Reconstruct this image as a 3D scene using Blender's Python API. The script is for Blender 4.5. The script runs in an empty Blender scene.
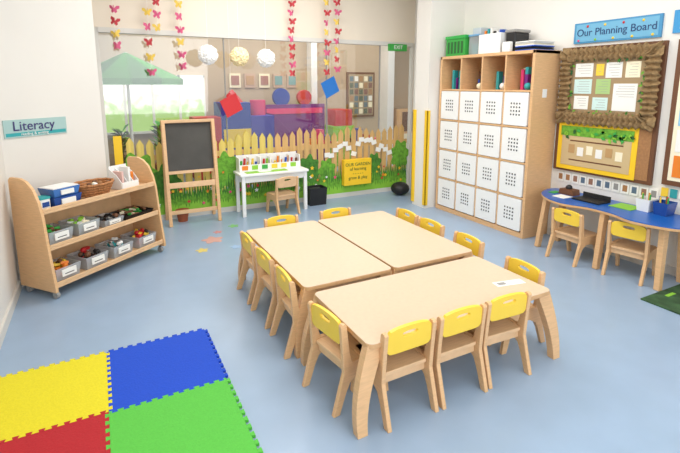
import bpy, bmesh, random
from math import *
from mathutils import Vector, Matrix
random.seed(7)
S=bpy.context.scene
def lin(c):
    c=c/255.
    return c/12.92 if c<=.04045 else ((c+.055)/1.055)**2.4
MC={}
def M(name,rgb,rough=.5,var=0.0,scale=8,stretch=(1,1,1),emit=0,metal=0,alpha=None,bump=0,spec=.5):
    if name in MC: return MC[name]
    m=bpy.data.materials.new(name);m.use_nodes=True;n=m.node_tree.nodes;l=m.node_tree.links
    p=n['Principled BSDF'];col=tuple(lin(x) for x in rgb)+(1,)
    p.inputs['Base Color'].default_value=col;p.inputs['Roughness'].default_value=rough;p.inputs['Metallic'].default_value=metal
    p.inputs['Specular IOR Level'].default_value=spec
    if var or bump:
        tc=n.new('ShaderNodeTexCoord');mp=n.new('ShaderNodeMapping');mp.inputs['Scale'].default_value=stretch
        nz=n.new('ShaderNodeTexNoise');nz.inputs['Scale'].default_value=scale;nz.inputs['Detail'].default_value=5
        l.new(tc.outputs['Object'],mp.inputs['Vector']);l.new(mp.outputs['Vector'],nz.inputs['Vector'])
        if var:
            r=n.new('ShaderNodeValToRGB');r.color_ramp.elements[0].position=.3;r.color_ramp.elements[1].position=.7
            r.color_ramp.elements[0].color=tuple(max(0,c*(1-var)) for c in col[:3])+(1,)
            r.color_ramp.elements[1].color=tuple(min(1,c*(1+var)) for c in col[:3])+(1,)
            l.new(nz.outputs['Fac'],r.inputs['Fac']);l.new(r.outputs['Color'],p.inputs['Base Color'])
        if bump:
            b=n.new('ShaderNodeBump');b.inputs['Strength'].default_value=bump;b.inputs['Distance'].default_value=.01
            l.new(nz.outputs['Fac'],b.inputs['Height']);l.new(b.outputs['Normal'],p.inputs['Normal'])
    if emit:
        p.inputs['Emission Color'].default_value=col;p.inputs['Emission Strength'].default_value=emit
    if alpha is not None: p.inputs['Alpha'].default_value=alpha
    MC[name]=m;return m
def glassmat(name,tint,refl=.06):
    m=bpy.data.materials.new(name);m.use_nodes=True;n=m.node_tree.nodes;l=m.node_tree.links
    n.remove(n['Principled BSDF']);o=n['Material Output']
    t=n.new('ShaderNodeBsdfTransparent');t.inputs['Color'].default_value=tint+(1,)
    g=n.new('ShaderNodeBsdfGlossy');g.inputs['Roughness'].default_value=.03
    x=n.new('ShaderNodeMixShader');x.inputs[0].default_value=refl
    l.new(t.outputs[0],x.inputs[1]);l.new(g.outputs[0],x.inputs[2]);l.new(x.outputs[0],o.inputs['Surface']);return m

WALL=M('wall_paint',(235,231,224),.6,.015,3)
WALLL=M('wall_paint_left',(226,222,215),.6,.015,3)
HEAD=M('header_paint',(232,220,202),.6,.01,3)
CEIL=M('ceiling_paint',(240,238,232),.8,.01)
FLOOR=M('vinyl_floor',(150,172,197),.28,.04,5,bump=.015,spec=.5)
TRIM=M('trim_white',(215,212,205),.5)
BIRCH=M('birch_ply',(224,180,132),.4,.08,14,(1,1,9))
BIRCHX=M('birch_ply_h',(226,186,142),.4,.07,14,(1,9,1))
TOP=M('table_laminate',(212,190,163),.3,.03,40)
EDGE=M('ply_edge',(210,166,118),.5,.08,30)
YEL=M('yellow_panel',(246,208,68),.4,.02)
BRY=M('bright_yellow',(250,204,40),.5)
WHITE=M('white_plastic',(242,242,240),.4)
PAPER=M('paper',(240,238,232),.8)
BLACK=M('black',(28,28,30),.5)
SLATE=M('chalkboard',(74,72,68),.7,.12,6)
GREY=M('grey_frame',(150,148,145),.4)
METAL=M('metal',(170,170,175),.3,metal=1)
BLUE=M('blue',(30,80,180),.4)
BLUET=M('blue_table',(20,92,178),.3,.05,6)
GREEN=M('green',(60,165,70),.5)
DGREEN=M('dark_green',(40,95,45),.6)
LIME=M('lime',(140,200,60),.6)
RED=M('red',(205,40,45),.5)
PINK=M('pink',(225,60,120),.5)
PURPLE=M('purple',(115,30,125),.5)
ORANGE=M('orange',(235,130,40),.5)
TEAL=M('teal',(50,160,165),.5)
CREAM=M('cream',(245,235,205),.7)
BROWN=M('brown',(110,70,44),.6)
CORK=M('cork',(165,118,76),.8,.12,60)
BURLAP=M('burlap',(146,118,80),.9,.3,45,bump=.4)
WICK=M('wicker',(176,118,70),.7,.25,60,bump=.5)
CLEAR=M('clear_bin',(205,210,214),.15,alpha=.45)
NAVY=M('navy_bin',(35,75,150),.25)
TERRA=M('terracotta',(160,85,55),.7)
FENCE=M('fence_print',(206,166,106),.7,.2,20,(1,1,.1))
FENCEY=M('fence_print_yellow',(218,196,104),.7,.2,20,(1,1,.1))
GRASS=M('grass_print',(105,165,50),.8,.35,30)
GRASS2=M('bush_print',(70,130,45),.8,.4,22)
FB=M('foam_blue',(10,72,196),.75,.05,120,bump=.25);FY=M('foam_yellow',(222,208,28),.75,.05,120,bump=.25)
FG=M('foam_green',(88,188,66),.75,.05,120,bump=.25);FR=M('foam_red',(176,22,34),.75,.05,120,bump=.25)
GLASS=glassmat('partition_glass',(.96,.97,.96),.08)

class B:
    def __init__(s): s.bm=bmesh.new();s.mats=[];s.T=Matrix()
    def mi(s,m):
        if m not in s.mats:s.mats.append(m)
        return s.mats.index(m)
    def add(s,vs,fs,mat,smooth=False):
        k=s.mi(mat);v=[s.bm.verts.new(s.T@Vector(p)) for p in vs];o=[]
        for f in fs:
            try:
                g=s.bm.faces.new([v[i] for i in f]);g.material_index=k;g.smooth=smooth;o.append(g)
            except ValueError: pass
        bmesh.ops.recalc_face_normals(s.bm,faces=o)
    def box(s,x0,x1,y0,y1,z0,z1,mat):
        s.add([(x,y,z) for z in(z0,z1) for y in(y0,y1) for x in(x0,x1)],[(0,1,3,2),(4,5,7,6),(0,1,5,4),(2,3,7,6),(0,2,6,4),(1,3,7,5)],mat)
    def cbox(s,c,d,mat): s.box(c[0]-d[0]/2,c[0]+d[0]/2,c[1]-d[1]/2,c[1]+d[1]/2,c[2]-d[2]/2,c[2]+d[2]/2,mat)
    def prism(s,poly,a0,a1,ax,mat):
        def P(p,a): return {'x':(a,p[0],p[1]),'y':(p[0],a,p[1]),'z':(p[0],p[1],a)}[ax]
        n=len(poly);vs=[P(p,a0) for p in poly]+[P(p,a1) for p in poly]
        s.add(vs,[tuple(range(n)),tuple(range(2*n-1,n-1,-1))]+[(i,(i+1)%n,n+(i+1)%n,n+i) for i in range(n)],mat)
    def holed(s,outer,inner,a0,a1,ax,mat):
        def P(p,a): return {'x':(a,p[0],p[1]),'y':(p[0],a,p[1]),'z':(p[0],p[1],a)}[ax]
        n=len(outer);vs=[P(p,a) for a in(a0,a1) for r in(outer,inner) for p in r]
        fs=[]
        for i in range(n):
            j=(i+1)%n
            fs+=[(i,j,n+j,n+i),(2*n+i,2*n+j,3*n+j,3*n+i),(i,j,2*n+j,2*n+i),(n+i,n+j,3*n+j,3*n+i)]
        s.add(vs,fs,mat)
    def cyl(s,p0,p1,r0,r1,mat,n=16,cap=True):
        p0=Vector(p0);p1=Vector(p1);d=(p1-p0).normalized();u=d.orthogonal().normalized();w=d.cross(u)
        vs=[p+(u*cos(2*pi*i/n)+w*sin(2*pi*i/n))*r for p,r in((p0,r0),(p1,r1)) for i in range(n)]
        s.add(vs,[(i,(i+1)%n,n+(i+1)%n,n+i) for i in range(n)],mat,True)
        if cap: s.add(vs,[tuple(range(n)),tuple(range(n,2*n))],mat)
    def ball(s,c,r,mat,n=12,rz=None):
        rz=rz or r;m=n//2;vs=[(c[0],c[1],c[2]-rz)];fs=[]
        for j in range(1,m):
            for i in range(n):
                a=pi*j/m;vs.append((c[0]+r*sin(a)*cos(2*pi*i/n),c[1]+r*sin(a)*sin(2*pi*i/n),c[2]-rz*cos(a)))
        vs.append((c[0],c[1],c[2]+rz));L=len(vs)-1
        for i in range(n):
            k=(i+1)%n;fs.append((0,1+k,1+i));fs.append((L,1+(m-2)*n+i,1+(m-2)*n+k))
            for j in range(m-2): fs.append((1+j*n+i,1+j*n+k,1+(j+1)*n+k,1+(j+1)*n+i))
        s.add(vs,fs,mat,True)
    def sweep(s,pts,ws,ts,wdir,mat):
        pts=[Vector(p) for p in pts];wd=Vector(wdir).normalized();vs=[];n=len(pts)
        for i,p in enumerate(pts):
            t=(pts[min(i+1,n-1)]-pts[max(i-1,0)]).normalized();b=t.cross(wd).normalized();w=wd*ws[i]/2;q=b*ts[i]/2
            vs+=[p-w-q,p+w-q,p+w+q,p-w+q]
        fs=[(0,1,2,3),(4*n-4,4*n-3,4*n-2,4*n-1)]
        for i in range(n-1):
            for k in range(4): fs.append((4*i+k,4*i+(k+1)%4,4*i+4+(k+1)%4,4*i+4+k))
        s.add(vs,fs,mat)
    def mesh(s,name):
        me=bpy.data.meshes.new(name);s.bm.to_mesh(me);s.bm.free()
        for m in s.mats:me.materials.append(m)
        return me
    def done(s,name,loc=(0,0,0),rz=0,bev=.0,rx=0):
        return place(s.mesh(name),name,loc,rz,bev,rx)
def place(me,name,loc=(0,0,0),rz=0,bev=0,rx=0):
    o=bpy.data.objects.new(name,me);S.collection.objects.link(o);o.location=loc;o.rotation_euler=(rx,0,rz)
    if bev:
        m=o.modifiers.new('bevel','BEVEL');m.width=bev;m.segments=2;m.limit_method='ANGLE';m.angle_limit=radians(40)
    return o
def text(st,size,loc,rot,mat,parent,name='lettering',ext=.001,sx=1):
    c=bpy.data.curves.new(name,'FONT');c.body=st;c.size=size;c.extrude=ext;c.align_x='CENTER';c.align_y='CENTER'
    o=bpy.data.objects.new(name,c);S.collection.objects.link(o);o.location=loc;o.rotation_euler=rot;o.scale=(sx,1,1);c.materials.append(mat)
    o.parent=parent;return o
def rrect(x0,x1,y0,y1,r,n=6):
    o=[]
    for cx,cy,a in((x1-r,y0+r,-90),(x1-r,y1-r,0),(x0+r,y1-r,90),(x0+r,y0+r,180)):
        for i in range(n+1):
            t=radians(a+90*i/n);o.append((cx+r*cos(t),cy+r*sin(t)))
    return o
RX=(pi/2,0,-pi/2);RB=(pi/2,0,0)
# ---------------- room shell
XW=3.97;YB=5.36
DX,DY=.77,.638
CY0=3.98;CY1=CY0+.65*DY/DX
b=B();b.box(-.8,6.6,-1.2,8.4,-.1,0,FLOOR);b.done('floor')
b=B();b.box(-.8,XW+.15,-1.2,YB+.1,2.95,3.05,CEIL);b.done('ceiling')
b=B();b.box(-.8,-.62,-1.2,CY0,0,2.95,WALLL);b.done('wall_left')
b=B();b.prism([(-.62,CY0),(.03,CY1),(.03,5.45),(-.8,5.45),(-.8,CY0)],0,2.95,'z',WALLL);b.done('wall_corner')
b=B();b.box(XW,XW+.15,-1.2,4.62,0,2.95,WALL);b.done('wall_right')
b=B();b.box(.03,XW+.15,YB-.03,YB+.09,2.07,2.95,HEAD);b.done('wall_back')
b=B();b.box(XW,XW+.15,4.62,YB-.03,0,2.95,WALL);b.done('wall_right_niche')
b=B();b.box(3.47,XW,4.36,4.62,0,2.95,WALL);b.done('wall_column')
b=B();b.box(3.455,3.5,4.345,4.36,.04,1.2,BRY);b.box(3.455,3.47,4.345,4.40,.04,1.2,BRY);b.done('corner_guard',bev=.004)
b=B();b.box(3.455,3.47,4.575,4.635,.04,1.2,BRY);b.box(3.455,3.5,4.62,4.635,.04,1.2,BRY);b.done('corner_guard',bev=.004)
b=B();b.box(-.62,-.605,-1.2,CY0-.02,0,.07,TRIM);b.done('baseboard_left')
b=B();b.box(XW-.012,XW,-1.2,2.98,0,.07,TRIM);b.done('baseboard_right')
# glass partition
b=B();b.box(.05,3.93,YB,YB+.012,.06,2.03,GLASS)
for x in(.03,3.93): b.box(x,x+.04,YB-.02,YB+.03,0,2.07,TRIM)
b.box(.07,3.93,YB-.02,YB+.03,0,.06,TRIM);b.box(.07,3.93,YB-.04,YB+.03,2.02,2.07,TRIM)
for x in(1.32,2.62,3.42): b.box(x,x+.012,YB-.004,YB+.016,.06,2.02,GREY)
WIN=b.done('window_1')
b=B();b.box(.12,.2,YB-.045,YB-.022,.1,.97,BRY);b.done('corner_guard',bev=.003)
# fence print
b=B();x=.24
while x<3.86:
    t=.93+.03*sin(x*9)+random.uniform(-.02,.02)
    b.prism([(x,.12),(x+.075,.12),(x+.075,t-.06),(x+.0375,t),(x,t-.06)],YB-.008,YB-.004,'y',FENCEY if x<1.9 else FENCE);x+=.098
b.box(.24,3.9,YB-.0035,YB-.001,.3,.36,FENCE);b.box(.24,3.9,YB-.0035,YB-.001,.68,.74,FENCE)
b.done('picket_fence_decal').parent=WIN
b=B()
def strip(z0,zv,zr,y,mat):
    x=.22;pts=[(.22,.06)]
    while x<3.9:
        pts+=[(x,z0+random.random()*.05),(x+.015,zv+random.random()*zr)];x+=.03
    b.prism(pts+[(3.9,.06)],y-.001,y,'y',mat)
strip(.24,.34,.16,YB-.0100,GRASS2);strip(.17,.24,.14,YB-.0125,GRASS);strip(.1,.14,.06,YB-.0145,LIME)
k=0
for cx,cz,r in((.33,.5,.2),(.62,.42,.15),(1.28,.50,.16),(2.36,.42,.14),(2.62,.38,.12),(3.35,.42,.11),(3.78,.52,.15)):
    k+=1;y=YB-.0085-.0002*k
    b.prism([(cx+r*(1+.15*sin(7*a+k))*cos(a),cz+r*1.3*(1+.15*sin(7*a+k))*sin(a)) for a in [2*pi*i/42 for i in range(42)]],y-.0001,y,'y',GRASS if k%2 else GRASS2)
for i in range(60):
    x=random.uniform(.3,3.8);z=random.uniform(.14,.5)
    if 2.78<x<3.3 and z>.15: continue
    c=random.choice([RED,BRY,PINK,WHITE,ORANGE,BRY]);r=random.uniform(.012,.022);y=YB-.016-.0001*i
    b.prism([(x+r*(1+.35*sin(5*a))*cos(a),z+r*(1+.35*sin(5*a))*sin(a)) for a in [2*pi*q/20 for q in range(20)]],y-.0001,y,'y',c)
b.done('grass_flower_decal').parent=WIN
b=B();b.box(2.83,3.25,YB-.1,YB-.026,.17,.52,BRY);o=b.done('yellow_sign_box',bev=.004);o.parent=WIN
text('OUR GARDEN\nof learning\n- - - - -\ngrow & play',.06,(3.04,YB-.102,.36),RB,DGREEN,o)
b=B()
for i in range(16):
    x=2.62+.065*i+random.uniform(-.01,.01);z=.62+random.uniform(-.06,.16)
    b.T=Matrix.Translation((x,YB-.02-.001*(i%3),z))@Matrix.Rotation(random.uniform(-.4,.4),4,'Y');b.box(-.04,.04,-.001,.001,-.035,.025,PAPER)
b.T=Matrix();b.done('paper_notes').parent=WIN
# ---------------- back room
BW=M('backroom_wall',(192,172,148),.7,.03)
b=B();b.box(-.8,6.6,8.2,8.4,0,2.7,BW);b.done('wall_far')
b=B();b.box(-.8,-.65,5.45,8.2,0,2.7,BW);b.done('wall_far_left')
b=B();b.box(6.45,6.6,5.45,8.2,0,2.7,BW);b.done('wall_far_right')
b=B();b.box(-.8,6.6,5.46,8.4,2.7,2.8,CEIL);b.done('ceiling_far')
def daylight():
    m=bpy.data.materials.new('daylight_garden_view');m.use_nodes=True;n=m.node_tree.nodes;l=m.node_tree.links;p=n['Principled BSDF']
    tc=n.new('ShaderNodeTexCoord');sp=n.new('ShaderNodeSeparateXYZ');nz=n.new('ShaderNodeTexNoise');nz.inputs['Scale'].default_value=7
    l.new(tc.outputs['Object'],sp.inputs[0]);l.new(tc.outputs['Object'],nz.inputs['Vector'])
    ad=n.new('ShaderNodeMath');ad.operation='MULTIPLY_ADD';ad.inputs[1].default_value=.7;l.new(nz.outputs['Fac'],ad.inputs[0]);l.new(sp.outputs['Z'],ad.inputs[2])
    r=n.new('ShaderNodeValToRGB');e=r.color_ramp.elements;e[0].position=.0;e[0].color=(.25,.42,.08,1);e[1].position=1.;e[1].color=(1,1,.95,1)
    mr=n.new('ShaderNodeMapRange');mr.inputs['From Min'].default_value=1.4;mr.inputs['From Max'].default_value=1.75
    l.new(ad.outputs[0],mr.inputs['Value']);l.new(mr.outputs[0],r.inputs['Fac'])
    l.new(r.outputs['Color'],p.inputs['Emission Color']);p.inputs['Emission Strength'].default_value=1.4;p.inputs['Base Color'].default_value=(.1,.1,.1,1);return m
SKY=daylight()
b=B()
for i in range(4):
    x0=.0+i*.42;b.box(x0,x0+.38,8.18,8.195,.75,1.62,SKY)
    b.box(x0-.02,x0,8.14,8.2,.71,1.66,WHITE);b.box(x0+.38,x0+.40,8.14,8.2,.71,1.66,WHITE)
b.box(-.02,1.66,8.14,8.2,.71,.75,WHITE);b.box(-.02,1.66,8.14,8.2,1.62,1.66,WHITE);b.done('window_2')
b=B();n=12;c=(.38,6.7,1.92);G3=M('canopy_green',(10,110,35),.7,spec=.2);G4=M('canopy_green2',(35,140,35),.7,spec=.2)
for i in range(n):
    a0=2*pi*i/n;a1=2*pi*(i+1)/n;r=.7
    b.add([c,(c[0]+r*cos(a0),c[1]+r*sin(a0),1.58),(c[0]+r*cos(a1),c[1]+r*sin(a1),1.58),(c[0]+r*cos(a1),c[1]+r*sin(a1),1.50),(c[0]+r*cos(a0),c[1]+r*sin(a0),1.50)],[(0,1,2),(1,2,3,4)],G3 if i%2 else G4)
b.cyl((c[0],c[1],.04),(c[0],c[1],1.92),.02,.02,WHITE);b.cyl((c[0],c[1],0),(c[0],c[1],.06),.2,.18,GREY);b.done('garden_parasol')
def plant(x,y,h,sc=1):
    b=B();b.cyl((x,y,0),(x,y,.3*sc),.12*sc,.16*sc,TERRA,20)
    for i in range(46):
        a=random.random()*6.28;l=random.uniform(.15,.3)*sc;z=.3*sc+random.random()*(h-.3*sc)*.7;q=Vector((cos(a),sin(a),random.uniform(.3,1.2))).normalized();s0=Vector((x,y,z));e=s0+q*l;w=Vector((-sin(a),cos(a),0))*.05*sc;m=(s0+e)/2+Vector((0,0,.03))
        b.add([s0,m-w,e,m+w],[(0,1,2,3)],random.choice([GREEN,LIME,DGREEN]))
    b.cyl((x,y,.3*sc),(x,y,h*.8),.015,.01,BROWN,8);b.done('potted_plant')
plant(-.2,7.5,1.4,1.1);plant(.85,7.7,1.1,.9);plant(.3,7.8,1.0,.8)
b=B()
VB=M('violet_blue',(50,50,165),.5);DB=M('deep_blue',(15,60,160),.5);DR=M('deep_red',(190,20,35),.5)
b.box(1.72,2.2,7.3,7.8,0,1.22,DB);b.box(2.2,2.6,7.3,7.8,0,1.0,VB);b.box(1.3,1.72,7.3,7.7,0,1.0,DR)
b.prism([(2.6,0),(3.5,0),(2.6,1.02)],7.3,7.8,'y',PURPLE);b.box(2.6,3.8,7.85,7.95,0,1.15,PURPLE);b.cyl((1.97,7.55,1.22),(1.97,7.55,1.42),.18,.02,DR)
b.box(3.8,4.25,7.5,7.9,0,.75,LIME);b.box(3.85,4.2,7.5,7.9,.75,1.05,DR);b.box(1.75,2.2,7.29,7.3,.5,.8,YEL);b.cyl((2.4,7.55,1.0),(2.4,7.55,1.25),.13,.13,PINK);b.box(2.65,3.75,7.84,7.85,.98,1.08,PINK)
b.prism([(2.95+.16*cos(2*pi*i/24),1.28+.16*sin(2*pi*i/24)) for i in range(24)],7.86,7.94,'y',DB);b.prism([(3.4+.14*cos(2*pi*i/24),1.27+.14*sin(2*pi*i/24)) for i in range(24)],7.86,7.94,'y',DR)
b.done('soft_play_blocks',bev=.015)
b=B();b.box(2.9,4.4,6.6,7.0,.5,.54,BIRCHX)
for x in(2.95,4.3):
    for y in(6.63,6.93): b.box(x,x+.05,y,y+.04,0,.5,BIRCH)
for k in range(14): x=random.uniform(2.95,4.3);b.box(x,x+.08,6.7,6.85,.54,.54+random.random()*.25,random.choice([RED,YEL,BLUE,GREEN,PINK,ORANGE]))
b.done('play_table')
b=B();b.box(4.45,5.1,8.17,8.195,.85,1.75,BROWN);b.box(4.49,5.06,8.16,8.17,.89,1.71,M('collage_bg',(170,150,120),.8))
for i in range(5):
    for j in range(6): b.box(4.51+i*.11,4.59+i*.11,8.15,8.16,.92+j*.13,1.02+j*.13,random.choice([M('c1',(130,90,80),.8),M('c2',(100,120,130),.8),CREAM,M('c3',(170,130,90),.8),M('c4',(90,100,80),.8),PAPER]))
b.done('picture_collage')
b=B()
for i in range(5): b.box(2.1+i*.27,2.3+i*.27,8.17,8.195,1.45,1.7,random.choice([M('p1',(200,170,150),.8),PAPER,CREAM,M('p2',(150,180,190),.8)]));b.box(2.13+i*.27,2.27+i*.27,8.16,8.17,1.5,1.66,random.choice([M('p4',(120,160,160),.8),M('p5',(190,150,110),.8),M('p3',(170,120,110),.8)]))
b.done('wall_artworks')
b=B();b.box(3.6,3.72,8.0,8.2,0,2.7,WHITE);b.box(5.25,5.4,7.9,8.2,0,2.7,WHITE);b.done('trim_1')
b=B();b.box(5.5,6.2,7.8,8.15,0,1.0,BIRCH);b.box(5.55,6.15,7.79,7.8,.1,.5,CREAM);b.box(5.55,6.15,7.79,7.8,.55,.95,BROWN);b.done('back_cabinet')
b=B();b.box(3.52,3.8,YB-.09,YB-.045,1.95,2.04,GREEN);o=b.done('exit_sign');text('EXIT',.07,(3.66,YB-.092,1.995),RB,WHITE,o)
# ---------------- foam tiles (solid core + dovetail teeth)
def tile(x0,x1,y0,y1,sides,mat,n=11,d=.016):
    b=B();b.box(x0+.0006,x1-.0006,y0+.0006,y1-.0006,.001,.0135,mat)
    c=[(x0,y0),(x1,y0),(x1,y1),(x0,y1)]
    for i in range(4):
        if not sides[i]: continue
        p0=Vector(c[i]);p1=Vector(c[(i+1)%4]);L=(p1-p0).length;t=(p1-p0)/L;nn=Vector((t.y,-t.x));pr=L/n
        for k in range(n):
            a=k*pr;q=[p0+t*(a+pr*.32)-nn*.002,p0+t*(a+pr*.68)-nn*.002,p0+t*(a+pr*.78)+nn*d,p0+t*(a+pr*.22)+nn*d]
            b.prism([tuple(v) for v in q],.001,.0142,'z',mat)
    b.done('foam_mat_tile')
X0,X1,X2=-.59,-.065,.475;Y0,Y1,Y2=1.60,2.17,2.71
tile(X1,X2,Y1,Y2,(1,1,1,0),FB)
tile(X1,X2,Y0,Y1,(1,1,0,1),FG)
tile(X0,X1,Y1,Y2,(0,1,1,0),FY)
tile(X0,X1,Y0,Y1,(1,0,1,0),FR)
# ---------------- tables
def table(name,x0,x1,y0,y1,fl,h=.4):
    b=B();b.prism(rrect(x0,x1,y0,y1,.035),h-.024,h-.003,'z',EDGE);b.prism(rrect(x0+.001,x1-.001,y0+.001,y1-.001,.035),h-.003,h,'z',TOP)
    i=.06;z0,z1=h-.07,h-.024
    b.box(x0+i,x1-i,y0+i,y0+i+.02,z0,z1,BIRCHX);b.box(x0+i,x1-i,y1-i-.02,y1-i,z0,z1,BIRCHX)
    b.box(x0+i,x0+i+.02,y0+i+.02,y1-i-.02,z0,z1,BIRCHX);b.box(x1-i-.02,x1-i,y0+i+.02,y1-i-.02,z0,z1,BIRCHX)
    for cx,sx,fx in((x0,-1,fl[0]),(x1,1,fl[1])):
        for cy,sy,fy in((y0,-1,fl[2]),(y1,1,fl[3])):
            pts=[];ws=[];ts=[]
            for k in range(9):
                t=k/8;z=(h-.024)*(1-t)
                q=-.045+( .04+fx)*sin(t*pi/2*1.1)
                qy=-.035+(.03+fy)*t
                pts.append((cx+sx*q,cy+sy*qy,z));ws.append(.042);ts.append(.085-.035*t)
            b.sweep(pts,ws,ts,(0,1,0),BIRCH)
    b.done(name,bev=.003)
table('activity_table',.93,1.515,2.185,3.335,(.04,0,0,.02))
table('activity_table',1.53,2.17,2.185,3.325,(0,.04,0,.02))
table('activity_table',.945,2.115,1.535,2.115,(.05,.04,.02,0))
b=B();b.prism([(1.88,1.70),(2.06,1.665),(2.07,1.72),(1.89,1.755)],.4005,.402,'z',PAPER);b.prism([(1.9,1.71),(1.95,1.70),(1.955,1.73),(1.905,1.74)],.402,.4025,'z',GREY);b.done('name_card')
# ---------------- chairs
def chairmesh(panel):
    b=B();w=.133;t=.022
    side=[(-.19,0),(-.155,0),(-.118,.1),(-.095,.145),(-.05,.17),(.02,.17),(.065,.145),(.085,.1),(.11,0),(.145,0),(.128,.12),(.12,.23),(.105,.243),(-.085,.243),(-.10,.30),(-.118,.435),(-.126,.445),(-.142,.445),(-.15,.435),(-.138,.30),(-.132,.2)]
    for s in(-1,1):
        b.prism(side,s*w-t/2,s*w+t/2,'x',BIRCH)
    b.prism(rrect(-w+t/2,w-t/2,-.115,.145,.01),.22,.238,'z',BIRCHX)
    b.box(-w+t/2,w-t/2,.06,.078,.175,.22,BIRCHX);b.box(-w+t/2,w-t/2,-.10,-.082,.175,.22,BIRCHX)
    W=w-t/2
    out=[];inn=[];N=40
    for i in range(N):
        a=2*pi*i/N+.001;c,s_=cos(a),sin(a)
        hx,hz=W,.057;k=8
        r=(abs(c/hx)**k+abs(s_/hz)**k)**(-1/k);x,z=r*c,r*s_
        if z>0: z+=.012*(1-(x/hx)**2)
        out.append((x,z))
        hx2,hz2=.042,.012;r=(abs(c/hx2)**3+abs(s_/hz2)**3)**(-1/3);inn.append((r*c,r*s_+.03))
    b.T=Matrix.Translation((0,-.131,.387))@Matrix.Rotation(radians(-3),4,'X').inverted()
    b.holed(out,inn,-.009,.009,'y',panel)
    b.T=Matrix()
    return b.mesh('toddler_chair')
CH=chairmesh(YEL);CHW=chairmesh(BIRCHX)
def chair(x,y,deg,me=None): place(me or CH,'toddler_chair',(x,y,0),radians(deg),.003)
for x,a in((1.15,1),(1.462,0),(1.775,-3)): chair(x,1.66,a)
chair(1.01,1.83,-88+6)
for y,a in((2.33,-92),(2.70,-88),(3.06,-90)): chair(1.0,y,a)
for x,a in((1.25,180),(1.74,178)): chair(x,3.27,a)
for y,a in((3.06,90),(2.74,92),(2.33,88)): chair(2.12,y,a)
chair(2.06,1.80,86)
# ---------------- cubby
b=B();cx0,cx1=3.61,3.965;y0,y1=3.0,4.33;Hh=1.82;t=.03
b.box(cx0,cx1,y0,y0+t,0,Hh,BIRCH);b.box(cx0,cx1,y1-t,y1,0,Hh,BIRCH);b.box(cx0,cx1,y0,y1,Hh-t,Hh+.001,BIRCH);b.box(cx0,cx1,y0+t,y1-t,.0,.05,BIRCH)
b.box(cx1-.01,cx1-.001,y0+t,y1-t,.05,Hh-t,BIRCH)
cw=(y1-y0-2*t)/4;rh=(Hh-t-.05)/5
for i in range(1,4): b.box(cx0+.002,cx1-.01,y0+t+i*cw-.009,y0+t+i*cw+.009,.05,Hh-t,BIRCH)
for j in range(1,5): b.box(cx0+.003,cx1-.01,y0+t,y1-t,.05+j*rh-.009,.05+j*rh+.009,BIRCH)
b.box(3.74,3.80,y0-.004,y0,1.38,1.46,WHITE)
b.done('cubby_shelf',bev=.002)
b=B();DOT=M('dot_dark',(84,84,86),.6)
for i in range(4):
    for j in range(4):
        ya=y0+t+i*cw+.014;yb=y0+t+(i+1)*cw-.014;za=.05+j*rh+.014;zb=.05+(j+1)*rh-.014
        b.prism(rrect(ya,yb,za,zb,.01,2),cx0-.004,cx0+.3,'x',WHITE)
        ym=(ya+yb)/2;zm=(za+zb)/2
        for p in range(4):
            for q in range(4):
                b.cbox((cx0-.005,ym+(p-1.5)*.034,zm+(q-1.5)*.036),(.004,.014,.016),DOT)
b.done('perforated_storage_boxes')
zt=.05+4*rh+.0095
b=B()
for i in range(4):
    ya=y0+t+i*cw+.03
    for k in range(9):
        yy=ya+random.random()*(cw-.1);xx=cx0+.08+random.random()*.16;m=random.choice([PURPLE,PINK,BROWN,TEAL,WHITE,BLUE,BROWN,BLACK,PURPLE,CREAM]);h=.06+random.random()*.16
        if k%3: b.box(xx,xx+.06,yy,yy+.035,zt,zt+h,m)
        else: b.ball((xx,yy+.02,zt+.035),.035,m)
b.done('shelf_toys')
zt=Hh+.002
b=B();b.box(3.66,3.93,3.99,4.3,zt,zt+.19,GREEN);b.box(3.65,3.94,3.98,4.31,zt+.19,zt+.225,M('green3',(50,170,75),.4))
for k in range(5): b.box(3.655,3.66,4.02+k*.055,4.05+k*.055,zt+.03,zt+.16,DGREEN)
b.done('green_storage_crate',bev=.005)
b=B();b.box(3.7,3.92,3.83,3.97,zt,zt+.2,CLEAR);b.box(3.69,3.93,3.82,3.975,zt+.2,zt+.22,M('blue_lid',(120,170,210),.4));b.box(3.72,3.9,3.85,3.95,zt+.005,zt+.12,TEAL);b.box(3.74,3.88,3.84,3.96,zt+.221,zt+.29,M('pale_box',(190,200,205),.5));b.done('clear_storage_box',bev=.004)
b=B();b.box(3.66,3.93,3.48,3.78,zt,zt+.02,WHITE);b.box(3.66,3.68,3.48,3.78,zt+.02,zt+.2,WHITE);b.box(3.91,3.93,3.48,3.78,zt+.02,zt+.24,WHITE);b.box(3.68,3.91,3.48,3.5,zt+.02,zt+.2,WHITE);b.box(3.68,3.91,3.76,3.78,zt+.02,zt+.2,WHITE)
for k in range(6): b.box(3.7,3.9,3.51+k*.042,3.535+k*.042,zt+.02,zt+.22+.07*random.random(),[BLUE,WHITE,BLACK,PAPER,TEAL,ORANGE][k])
b.done('file_box')
b=B();b.box(3.7,3.9,3.33,3.45,zt,zt+.19,BLACK);b.box(3.69,3.91,3.32,3.46,zt+.19,zt+.22,GREY);b.box(3.64,3.69,3.34,3.44,zt,zt+.1,WHITE);b.done('black_case',bev=.01)
b=B()
for k in range(8): 
    a=random.uniform(-.02,.02);b.box(3.64+a,3.92+a,3.03+a+.02,3.27+a,zt+.011*k,zt+.011*k+.009,random.choice([PAPER,BLACK,CREAM,PAPER,BLUE]))
b.done('paper_stack')
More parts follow.
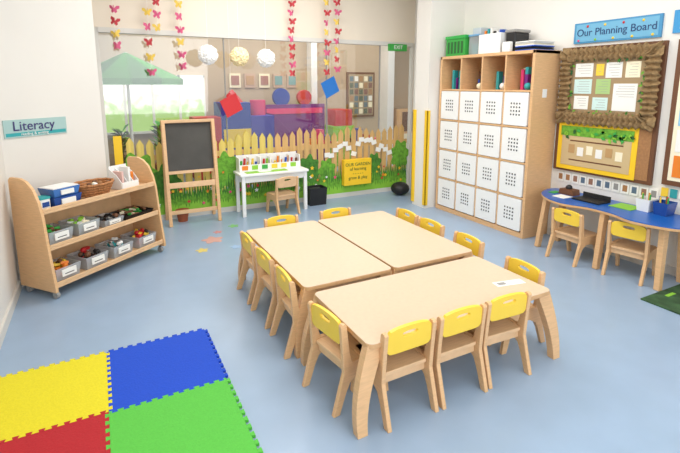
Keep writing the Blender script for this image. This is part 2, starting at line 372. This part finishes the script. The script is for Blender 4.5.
# ---------------- notice board (right wall)
b=B();b.box(XW-.03,XW-.001,2.06,2.97,.69,1.84,BROWN);b.box(XW-.034,XW-.03,2.09,2.94,.72,1.81,CORK)
b.box(XW-.04,XW-.034,2.19,2.93,.71,1.15,BRY);b.box(XW-.044,XW-.04,2.235,2.885,.75,1.03,M('kraft',(206,180,134),.8));b.box(XW-.046,XW-.044,2.22,2.9,1.03,1.12,GRASS)
for k in range(26): 
    y=random.uniform(2.24,2.88);z=random.uniform(1.03,1.1);b.T=Matrix.Translation((XW-.05,y,z))@Matrix.Rotation(random.random()*6,4,'X')
    b.prism([(0,0),(.02,.015),(.05,0),(.02,-.015)],-.003,.0,'x',random.choice([GREEN,LIME,DGREEN]))
b.T=Matrix()
def ruffle(b,a0,a1,c0,c1):
    per=[((a0,c1),(a1,c1)),((a1,c1),(a1,c0)),((a1,c0),(a0,c0)),((a0,c0),(a0,c1))]
    k=0;vs=[];cn=((a0+a1)/2,(c0+c1)/2)
    for (p,q) in per:
        L=hypot(q[0]-p[0],q[1]-p[1]);n=int(L/.008)
        for i in range(n):
            t=i/n;y=p[0]+(q[0]-p[0])*t;z=p[1]+(q[1]-p[1])*t
            f=abs(sin(k*.55));dy=(y-cn[0])/(a1-a0)*2;dz=(z-cn[1])/(c1-c0)*2
            mx=max(abs(dy),abs(dz),.01);w=.058+.012*sin(k*.9)
            ny=dy/mx if abs(dy)>=.999*mx else (dy/mx if abs(dy)>.9*mx else 0);nz=dz/mx if abs(dz)>=.999*mx else (dz/mx if abs(dz)>.9*mx else 0)
            for s_,o in((-1,.02),(-.5,.05),(0,.02),(.5,.05),(1,.02)):
                vs.append((XW-.04-o*(.3+f),y+ny*w*s_,z+nz*w*s_))
            k+=1
    n=len(vs)//5;fs=[]
    for i in range(n):
        j=(i+1)%n
        for q in range(4): fs.append((5*i+q,5*j+q,5*j+q+1,5*i+q+1))
    b.add(vs,fs,BURLAP,True)
ruffle(b,2.13,2.9,1.2,1.77)
LB=[(2.2,2.82,1.24,'b'),(2.2,2.82,1.715,'t')]
for k in range(70):
    s_=k%4;u_=random.random()
    y,z=[(2.19+.65*u_,1.25),(2.19+.65*u_,1.72),(2.19,1.24+.48*u_),(2.84,1.24+.48*u_)][s_]
    b.T=Matrix.Translation((XW-.05-.0002*k,y,z))@Matrix.Rotation(random.random()*6,4,'X')
    b.prism([(0,0),(.015,.011),(.038,0),(.015,-.011)],-.001,.0,'x',random.choice([GRASS2,DGREEN,GRASS]))
b.T=Matrix()
b.box(XW-.038,XW-.034,2.18,2.85,1.22,1.73,M('tan_backing',(166,140,104),.8))
MINT=M('mint',(205,230,225),.8)
for (ya,yb,za,zb,m) in((2.64,2.81,1.57,1.69,PAPER),(2.64,2.81,1.42,1.55,MINT),(2.66,2.8,1.28,1.40,PAPER),(2.24,2.44,1.28,1.51,PAPER),(2.38,2.52,1.56,1.69,PAPER),(2.47,2.6,1.42,1.55,M('leafp',(170,200,130),.8)),(2.23,2.35,1.56,1.69,CREAM),(2.48,2.62,1.28,1.39,MINT),(2.54,2.61,1.58,1.68,YEL)):
    b.box(XW-.041,XW-.038,ya,yb,za,zb,m)
    for k in range(5):
        z=zb-.02-k*.022
        if z>za+.015: b.box(XW-.0415,XW-.041,ya+.02,yb-.02-random.random()*.04,z-.003,z,GREY)
for k in range(6): b.box(XW-.047,XW-.044,2.3+k*.09,2.36+k*.09,.85+.02*(k%2),.93+.02*(k%2),random.choice([PAPER,CREAM,M('kraft2',(190,150,100),.8)]))
for ya,yb,z in((2.3,2.8,.98),(2.3,2.8,.80)): b.box(XW-.0455,XW-.044,ya,yb,z,z+.012,BROWN)
NB=b.done('notice_board')
b=B();b.box(XW-.02,XW-.001,2.12,2.87,1.87,2.05,M('banner_blue',(70,145,190),.5));b.box(XW-.022,XW-.02,2.14,2.85,1.885,2.035,M('banner_blue2',(110,175,208),.5))
for k in range(9): b.ball((XW-.02,2.18+k*.08,1.895+.12*(k%2)),.012,random.choice([RED,YEL,LIME,PINK]),8)
o=b.done('planning_board_banner');text('Our Planning Board',.088,(XW-.024,2.495,1.96),RX,M('ink',(25,60,110),.5),o,sx=.98)
b=B();b.box(XW-.03,XW-.001,1.1,1.98,.72,1.84,BROWN);b.box(XW-.034,XW-.03,1.14,1.94,.76,1.80,CREAM)
for i in range(3):
    for j in range(5): b.box(XW-.038,XW-.034,1.17+i*.26,1.39+i*.26,.79+j*.2,.96+j*.2,random.choice([PAPER,M('skyp',(150,200,225),.8),YEL,LIME,PAPER,ORANGE]))
b.done('display_board')
b=B();b.box(XW-.015,XW-.001,1.55,2.04,1.89,2.06,M('sky_poster',(60,150,205),.5));b.box(XW-.017,XW-.015,1.6,1.99,1.92,2.03,PAPER);b.done('blue_label_poster')
b=B()
for i in range(12):
    y=2.93-i*.078;b.box(XW-.008,XW-.001,y-.068,y,.575,.665,PAPER);b.box(XW-.009,XW-.008,y-.055,y-.015,.595,.65,random.choice([M('photo1',(150,110,90),.7),M('photo2',(90,110,130),.7),GREY,CORK]))
for i in range(4): b.box(XW-.008,XW-.001,1.74+i*.065,1.79+i*.065,.62,.69,[RED,PAPER,TEAL,YEL][i])
b.done('photo_card_strip').parent=NB
# ---------------- blue table
def cat(P,n=6):
    o=[];L=len(P)
    for i in range(L):
        p0,p1,p2,p3=[Vector(P[(i+k-1)%L]) for k in range(4)]
        for j in range(n):
            t=j/n;o.append(tuple(.5*((2*p1)+(p2-p0)*t+(2*p0-5*p1+4*p2-p3)*t*t+(3*p1-p0-3*p2+p3)*t**3)))
    return o
sh=cat([(3.93,2.9),(3.68,2.87),(3.52,2.7),(3.47,2.5),(3.54,2.3),(3.53,2.1),(3.47,1.9),(3.55,1.65),(3.75,1.53),(3.93,1.52),(3.95,1.9),(3.95,2.5)])
b=B();b.prism(sh,.475,.495,'z',EDGE);b.prism(sh,.495,.503,'z',BLUET)
for x,y,sx,sy in((3.6,2.76,-1,1),(3.6,1.76,-1,-1),(3.88,2.78,0,1),(3.88,1.76,0,-1),(3.58,2.2,-1,0)):
    pts=[(x+sx*(-.02+.05*k/6),y+sy*(.03*k/6),.475*(1-k/6)) for k in range(7)];b.sweep(pts,[.04]*7,[.07-.004*k for k in range(7)],(0,1,0),BIRCH)
b.done('blue_wavy_table',bev=.003)
chair(3.6,2.44,-90);chair(3.68,2.0,-78)
ZB=.504
b=B();b.box(3.66,3.82,2.3,2.55,ZB,ZB+.012,BLACK);b.box(3.82,3.83,2.3,2.55,ZB,ZB+.05,BLACK);b.done('tablet_stand')
b=B();b.prism([(2.6,ZB),(2.75,ZB),(2.74,ZB+.05),(2.61,ZB+.05)],3.75,3.85,'x',BROWN);b.ball((3.8,2.68,ZB+.06),.03,BLACK);b.done('wooden_tray_toys')
b=B();b.box(3.72,3.9,2.07,2.25,ZB,ZB+.004,LIME);b.box(3.6,3.72,2.58,2.7,ZB,ZB+.004,PAPER);b.box(3.7,3.8,2.76,2.82,ZB,ZB+.004,GREEN);b.done('activity_cards')
def openbox(b,x0,x1,y0,y1,z0,z1,mat,t=.006,tp=.012):
    o=[(x0+tp,y0+tp),(x1-tp,y0+tp),(x1-tp,y1-tp),(x0+tp,y1-tp)];u=[(x0,y0),(x1,y0),(x1,y1),(x0,y1)]
    i1=[(x0+tp+t,y0+tp+t),(x1-tp-t,y0+tp+t),(x1-tp-t,y1-tp-t),(x0+tp+t,y1-tp-t)];i2=[(x0+t,y0+t),(x1-t,y0+t),(x1-t,y1-t),(x0+t,y1-t)]
    vs=[p+(z0,) for p in o]+[p+(z1,) for p in u]+[p+(z1,) for p in i2]+[p+(z0+t,) for p in i1]
    fs=[(0,1,2,3),(12,13,14,15)]
    for k in range(4):
        j=(k+1)%4;fs+=[(k,j,4+j,4+k),(4+k,4+j,8+j,8+k),(8+k,8+j,12+j,12+k)]
    b.add(vs,fs,mat)
for y in(2.02,1.89):
    b=B();openbox(b,3.78,3.92,y-.055,y+.055,ZB,ZB+.1,WHITE if y>2 else NAVY)
    for k in range(6): b.cyl((3.82+.02*k%.08,y-.03+.012*k,ZB+.01),(3.82+.02*k%.08,y-.035+.014*k,ZB+.14),.006,.006,random.choice([RED,BLUE,YEL,GREEN]),6)
    b.done('pencil_pot')
b=B();b.box(3.3,3.95,.9,1.70,0.001,.01,M('rug_green',(52,82,50),.95,.5,14,bump=.3))
for k in range(14):
    x=3.33+random.random()*.45;y=.95+random.random()*.7;b.box(x,x+.1,y,y+.025,.01,.0112+.0001*k,random.choice([M('roadg',(120,120,118),.9),LIME,M('rugt',(150,130,80),.9),DGREEN]))
b.done('play_rug')
# ---------------- angled toy shelf
phi=atan2(DY,DX);ORG=Vector((-.36,3.60,0));W=1.06
def SH(x,y,z=0): return (ORG.x+DX*x-DY*y,ORG.y+DY*x+DX*y,z)
b=B();D=.375
prof=[(.0,.055),(.0,.09),(.035,.35),(.06,.6),(.085,.70),(.13,.79),(.19,.84),(.25,.86),(D-.02,.86),(D,.84),(D,.055)]
for x in(0,W-.022): b.prism(prof,x,x+.022,'x',BIRCH)
for z,yf in((.10,.012),(.37,.045),(.63,.07)):
    b.box(.022,W-.022,yf,D-.01,z-.018,z,BIRCHX);b.box(.022,W-.022,yf,yf+.012,z,z+.022,BIRCHX)
b.box(.022,W-.022,D-.012,D,.08,.66,BIRCHX)
for x in(.03,W-.03):
    for y in(.04,D-.05): b.cyl((x-.012,y,.025),(x+.012,y,.025),.025,.025,GREY,12);b.box(x-.008,x+.008,y-.015,y+.015,.03,.06,METAL)
b.done('toy_shelf_unit',loc=ORG,rz=phi,bev=.003)
TOYC=[RED,YEL,ORANGE,TEAL,PURPLE,BROWN,WHITE,LIME,BLACK,CORK]
def bin_(x,z,w=.2,d=.22,h=.1,mat=CLEAR,cols=TOYC,y=.08,name='storage_bin'):
    b=B();openbox(b,-w/2,w/2,0,d,0,h,mat)
    b.box(-w*.28,w*.28,-.006,-.001+.004,h*.35,h*.85,PAPER);b.box(-w*.18,w*.18,-.0065,-.006,h*.5,h*.56,BLACK)
    for k in range(28):
        c=(random.uniform(-w/2+.04,w/2-.04),random.uniform(.04,d-.04),random.uniform(.03,h*1.15));m=random.choice(cols)
        if k%2: b.ball(c,random.uniform(.014,.024),m,8)
        else: b.T=Matrix.Translation(c)@Matrix.Rotation(random.random()*3,4,(random.random(),random.random(),1));b.cbox((0,0,0),(.05,.025,.02),m);b.T=Matrix()
    b.done(name,loc=SH(x,y,z+.001),rz=phi)
for i,x in enumerate((.145,.39,.64,.90)): bin_(x,.10,cols=[[YEL,ORANGE,BROWN],[BROWN,BLACK,RED],[WHITE,TEAL,GREY],[RED,YEL,BLACK]][i],y=.045)
for i,x in enumerate((.14,.37,.60)): bin_(x,.37,w=.19,y=.075,h=[.1,.1,.06][i],cols=[[BROWN,CREAM,GREEN],[WHITE,LIME,CREAM],[BLACK,BROWN,GREY]][i])
b=B();openbox(b,-.15,.15,0,.24,0,.04,BLACK)
for k in range(18):
    b.T=Matrix.Translation((random.uniform(-.1,.1),random.uniform(.04,.2),random.uniform(.02,.05)))@Matrix.Rotation(random.random()*3,4,'Z');b.cbox((0,0,0),(.07,.02,.015),random.choice([CREAM,BROWN,GREEN,CORK]));b.T=Matrix()
b.done('puzzle_tray',loc=SH(.87,.08,.371),rz=phi)
b=B();openbox(b,-.11,.11,0,.18,0,.07,NAVY);b.box(-.055,.055,-.006,.003,.015,.055,PAPER);openbox(b,-.105,.105,.005,.175,.071,.13,M('blue_light_bin',(70,120,190),.25));b.box(-.10,.10,.015,.165,.13,.136,WHITE);b.box(-.05,.05,-.001,.008,.085,.118,PAPER)
b.done('stacked_blue_bins',loc=SH(.24,.10,.631),rz=phi)
b=B();b.prism(rrect(-.04,.04,0,.08,.015),0,.075,'z',WHITE);b.prism(rrect(-.043,.043,-.003,.083,.015),.075,.09,'z',TEAL);b.box(-.025,.025,-.003,-.0005,.02,.055,NAVY);b.done('lidded_tub',loc=SH(.08,.12,.631),rz=phi)
b=B();n=24
for j in range(5):
    r=.09+.008*j;z=.012+.02*j
    for q in range(n):
        a=2*pi*q/n;a2=2*pi*(q+1)/n
        b.cyl((1.35*r*cos(a),r*sin(a),z+.004*(q%2)),(1.35*r*cos(a2),r*sin(a2),z+.004*((q+1)%2)),.0115,.0115,WICK,6)
b.cyl((0,0,0),(0,0,.01),.09,.09,WICK)
for k in range(10): b.ball((random.uniform(-.07,.07),random.uniform(-.05,.05),.06+random.random()*.03),.02,random.choice([WHITE,CREAM,CORK,BROWN]),8)
b.done('wicker_basket',loc=SH(.54,.215,.631),rz=phi)
b=B();b.box(-.09,.09,.14,.145,0,.19,WHITE)
for x in(-.09,-.03,.03,.085): b.prism([(.005,0),(.14,0),(.14,.17),(.06,.12),(.005,.06)],x,x+.005,'x',WHITE)
b.box(-.085,.085,.0,.005,0,.06,WHITE)
b.box(-.085,.085,.005,.14,0,.006,WHITE);b.box(-.07,-.05,.02,.12,.01,.15,M('pinkcard',(230,190,180),.7));b.box(.0,.02,.02,.12,.01,.18,PAPER);b.box(.045,.07,.04,.12,.01,.13,ORANGE);b.done('white_organizer',loc=SH(.83,.12,.631),rz=phi)
# literacy sign on corner wall
b=B();b.box(.02,.5,-.008,-.001,1.12,1.25,M('sign_bg',(165,195,192),.6));b.box(.03,.49,-.009,-.008,1.13,1.155,TEAL)
o=b.done('literacy_sign',loc=(-.62,CY0,0),rz=phi);text('Literacy',.1,(.24,-.011,1.2),RB,M('ink2',(60,50,110),.5),o)
text('reading & writing',.03,(.24,-.011,1.142),RB,PAPER,o)
# ---------------- easel
b=B()
for x in(.60,1.12):
    b.sweep([(x,5.02,0),(x+.0,5.17,1.12)],[.035]*2,[.022]*2,(1,0,0),BIRCH);b.sweep([(x,5.32,0),(x,5.2,1.12)],[.035]*2,[.022]*2,(1,0,0),BIRCH)
b.T=Matrix.Translation((.86,5.08,.0))@Matrix.Rotation(-atan2(.15,1.12),4,'X')
b.box(-.28,.28,-.012,0,.55,1.13,BIRCHX);b.box(-.245,.245,-.016,-.012,.585,1.10,SLATE)
b.box(-.27,.27,-.05,-.012,.40,.42,BIRCHX);b.box(-.27,.27,-.06,-.05,.40,.46,BIRCHX)
b.T=Matrix();b.box(.6,1.12,5.05,5.07,.12,.16,BIRCHX)
b.box(.58,1.14,5.17,5.21,1.1,1.13,BIRCHX)
b.done('chalkboard_easel',bev=.002)
b=B();b.cyl((.75,5.2,0),(.75,5.2,.12),.05,.07,TERRA,20);b.cyl((.75,5.2,.1),(.75,5.2,.13),.075,.075,TERRA,20);b.done('terracotta_pot')
# ---------------- white desk
b=B();b.prism(rrect(1.36,2.2,4.98,5.31,.02),.475,.5,'z',WHITE)
for x in(1.38,2.14):
    for y in(5.0,5.26): b.box(x,x+.04,y,y+.035,0,.475,WHITE)
b.box(1.42,2.14,5.27,5.29,.36,.475,WHITE);b.box(1.42,2.14,5.0,5.015,.40,.475,M('desk_drawer',(225,225,222),.4));b.done('white_desk',bev=.004)
b=B();b.box(1.40,2.16,5.16,5.17,.501,.58,WHITE);b.box(1.40,2.16,5.295,5.305,.501,.68,WHITE)
for k in range(7): x=1.40+k*.125;b.box(x,x+.01,5.17,5.295,.501,.66,WHITE)
for k in range(16):
    x=1.425+k*.046;b.cyl((x,5.21+.02*(k%3),.505),(x+.01,5.2+.02*(k%3),.60+.05*random.random()),.014,.014,random.choice([GREEN,LIME,RED,BLUE,YEL,ORANGE,BROWN]),6)
for k in range(6): b.box(1.43+k*.12,1.5+k*.12,5.155,5.16,.52,.57,random.choice([LIME,YEL,GREEN,ORANGE]))
b.done('desk_organizer')
b=B();b.box(1.45,1.95,5.03,5.14,.501,.505,LIME);b.box(1.6,1.75,5.04,5.12,.505,.51,PAPER);b.done('drawing_paper')
chair(1.86,5.02,8,CHW)
b=B();openbox(b,2.26,2.5,5.1,5.3,0,.22,BLACK);b.box(2.3,2.46,5.14,5.26,.1,.2,M('dkgrey',(60,60,62),.6));b.done('black_bin')
b=B();b.ball((3.62,5.1,.09),.13,BLACK,16,.09);b.cyl((3.55,5.1,.16),(3.69,5.1,.16),.012,.012,BLACK);b.box(3.56,3.68,5.0,5.03,.05,.08,RED);b.done('black_bag')
# ---------------- hanging decor
def garland(x,y,zb,ztp,cols,n):
    b=B();b.cyl((x,y,zb),(x,y,ztp),.0012,.0012,WHITE,5)
    for i in range(n):
        z=zb+.03+(ztp-zb-.15)*i/(n-1)
        m=cols[i%len(cols)];s=.05;a=random.uniform(-.7,.7)
        for sg in(-1,1):
            b.T=Matrix.Translation((x,y-.004,z))@Matrix.Rotation(a,4,'Z')@Matrix.Rotation(random.uniform(-.3,.3),4,'Y')@Matrix.Rotation(sg*.5,4,'Z')
            pl=[(0,0),(sg*s*.4,s*.7),(sg*s*.95,s*.85),(sg*s,s*.35),(sg*s*.55,0),(sg*s*.75,-s*.4),(sg*s*.45,-s*.75),(sg*s*.1,-s*.35)]
            b.prism(pl,-.001,.001,'y',m)
        b.T=Matrix.Translation((x,y-.004,z));b.cyl((0,0,-.03),(0,0,.035),.004,.004,m,6);b.T=Matrix()
    b.done('butterfly_garland')
PK2=M('pink2',(205,85,125),.6);YL2=M('yellow_pale',(225,190,80),.6);RD2=M('dusty_red',(185,50,60),.6)
for x,zb,cols,n in((.22,1.85,[PK2,YL2,RD2],9),(.53,1.6,[PK2,YL2,RD2],9),(.62,2.05,[YL2,PK2,RD2],7),(.84,1.66,[PK2,PK2,YL2],10),(2.1,1.6,[RD2,PK2,RD2],13),(2.56,1.62,[RD2,YL2,PK2],11),(2.70,1.66,[PK2,RD2,YL2],11)):
    garland(x,5.2,zb,2.95,cols,n)
def pom(x,y,z,m):
    b=B();bm2=bmesh.new();bmesh.ops.create_icosphere(bm2,subdivisions=4,radius=.1)
    for v in bm2.verts:
        v.co*=1+random.uniform(-.1,.07)
    vs=[v.co+Vector((x,y,z)) for v in bm2.verts];fs=[[v.index for v in f.verts] for f in bm2.faces];b.add(vs,fs,m);bm2.free()
    b.cyl((x,y,z+.08),(x,y,2.95),.0015,.0015,WHITE,5);b.done('paper_pompom_lantern')
PW=M('pom_white',(245,243,240),.9);PC=M('pom_cream',(250,228,178),.9)
pom(1.07,5.0,1.81,PW);pom(1.4,5.0,1.80,PC);pom(1.70,5.0,1.79,PW)
def kite(u,z,m):
    b=B();b.T=Matrix.Translation((u,5.25,z))@Matrix.Rotation(.35,4,'Y')
    b.prism([(0,-.15),(.14,.0),(.0,.15),(-.14,0)],-.003,.003,'y',m);b.T=Matrix();b.cyl((u,5.25,z+.13),(u,5.25,2.95),.0012,.0012,WHITE,5)
    b.done('hanging_kite')
kite(1.36,1.27,RED);kite(2.62,1.47,M('kite_blue',(30,110,190),.5))
# floor stickers
b=B()
for i,(x,y,r,c) in enumerate(((.9,4.4,.09,(205,160,150)),(1.2,4.75,.05,(130,190,120)),(.75,4.15,.05,(215,195,110)),(1.0,4.62,.04,(200,140,140)),(1.05,4.1,.045,(150,180,215)),(2.45,4.2,.05,(215,195,110)),(2.7,3.9,.05,(200,150,150)))):
    b.prism([(x+r*cos(a)*(1+.25*sin(5*a)),y+r*sin(a)*(1+.25*sin(5*a))) for a in [2*pi*q/30 for q in range(30)]],.0005,.0015,'z',M('sticker_%d'%i,c,.5))
b.done('floor_stickers')
# ---------------- lights
def area(name,loc,size,sy,power,rot=(0,0,0),col=(1,1,1)):
    l=bpy.data.lights.new(name,'AREA');l.shape='RECTANGLE';l.size=size;l.size_y=sy;l.energy=power;l.color=col
    o=bpy.data.objects.new(name,l);S.collection.objects.link(o);o.location=loc;o.rotation_euler=rot;return o
area('ceiling_light',(1.6,3.9,2.93),1.6,1.2,48,col=(1,.98,.95))
area('ceiling_light',(1.6,1.6,2.93),1.8,1.4,34,col=(1,.98,.95))
area('ceiling_light',(2.8,2.6,2.93),.8,2.0,17,col=(1,.98,.95))
area('ceiling_light',(2.8,7.0,2.68),5,1.6,95,col=(1,.95,.87))
area('window_light',(1.0,-1.1,1.7),3.0,1.8,45,rot=(radians(80),0,0),col=(.97,.99,1))
w=bpy.data.worlds.new('World');S.world=w;w.use_nodes=True
w.node_tree.nodes['Background'].inputs['Color'].default_value=(.93,.96,1,1);w.node_tree.nodes['Background'].inputs['Strength'].default_value=1.12
S.view_settings.view_transform='Standard'
# ---------------- camera
c=bpy.data.cameras.new('camera');c.sensor_width=36;c.sensor_fit='HORIZONTAL';c.lens=458.9/680*36;c.shift_y=-61/680;c.clip_start=.05
o=bpy.data.objects.new('camera',c);S.collection.objects.link(o);o.location=(0,0,1.5);o.rotation_euler=(pi/2-.174,0,-.484);S.camera=o
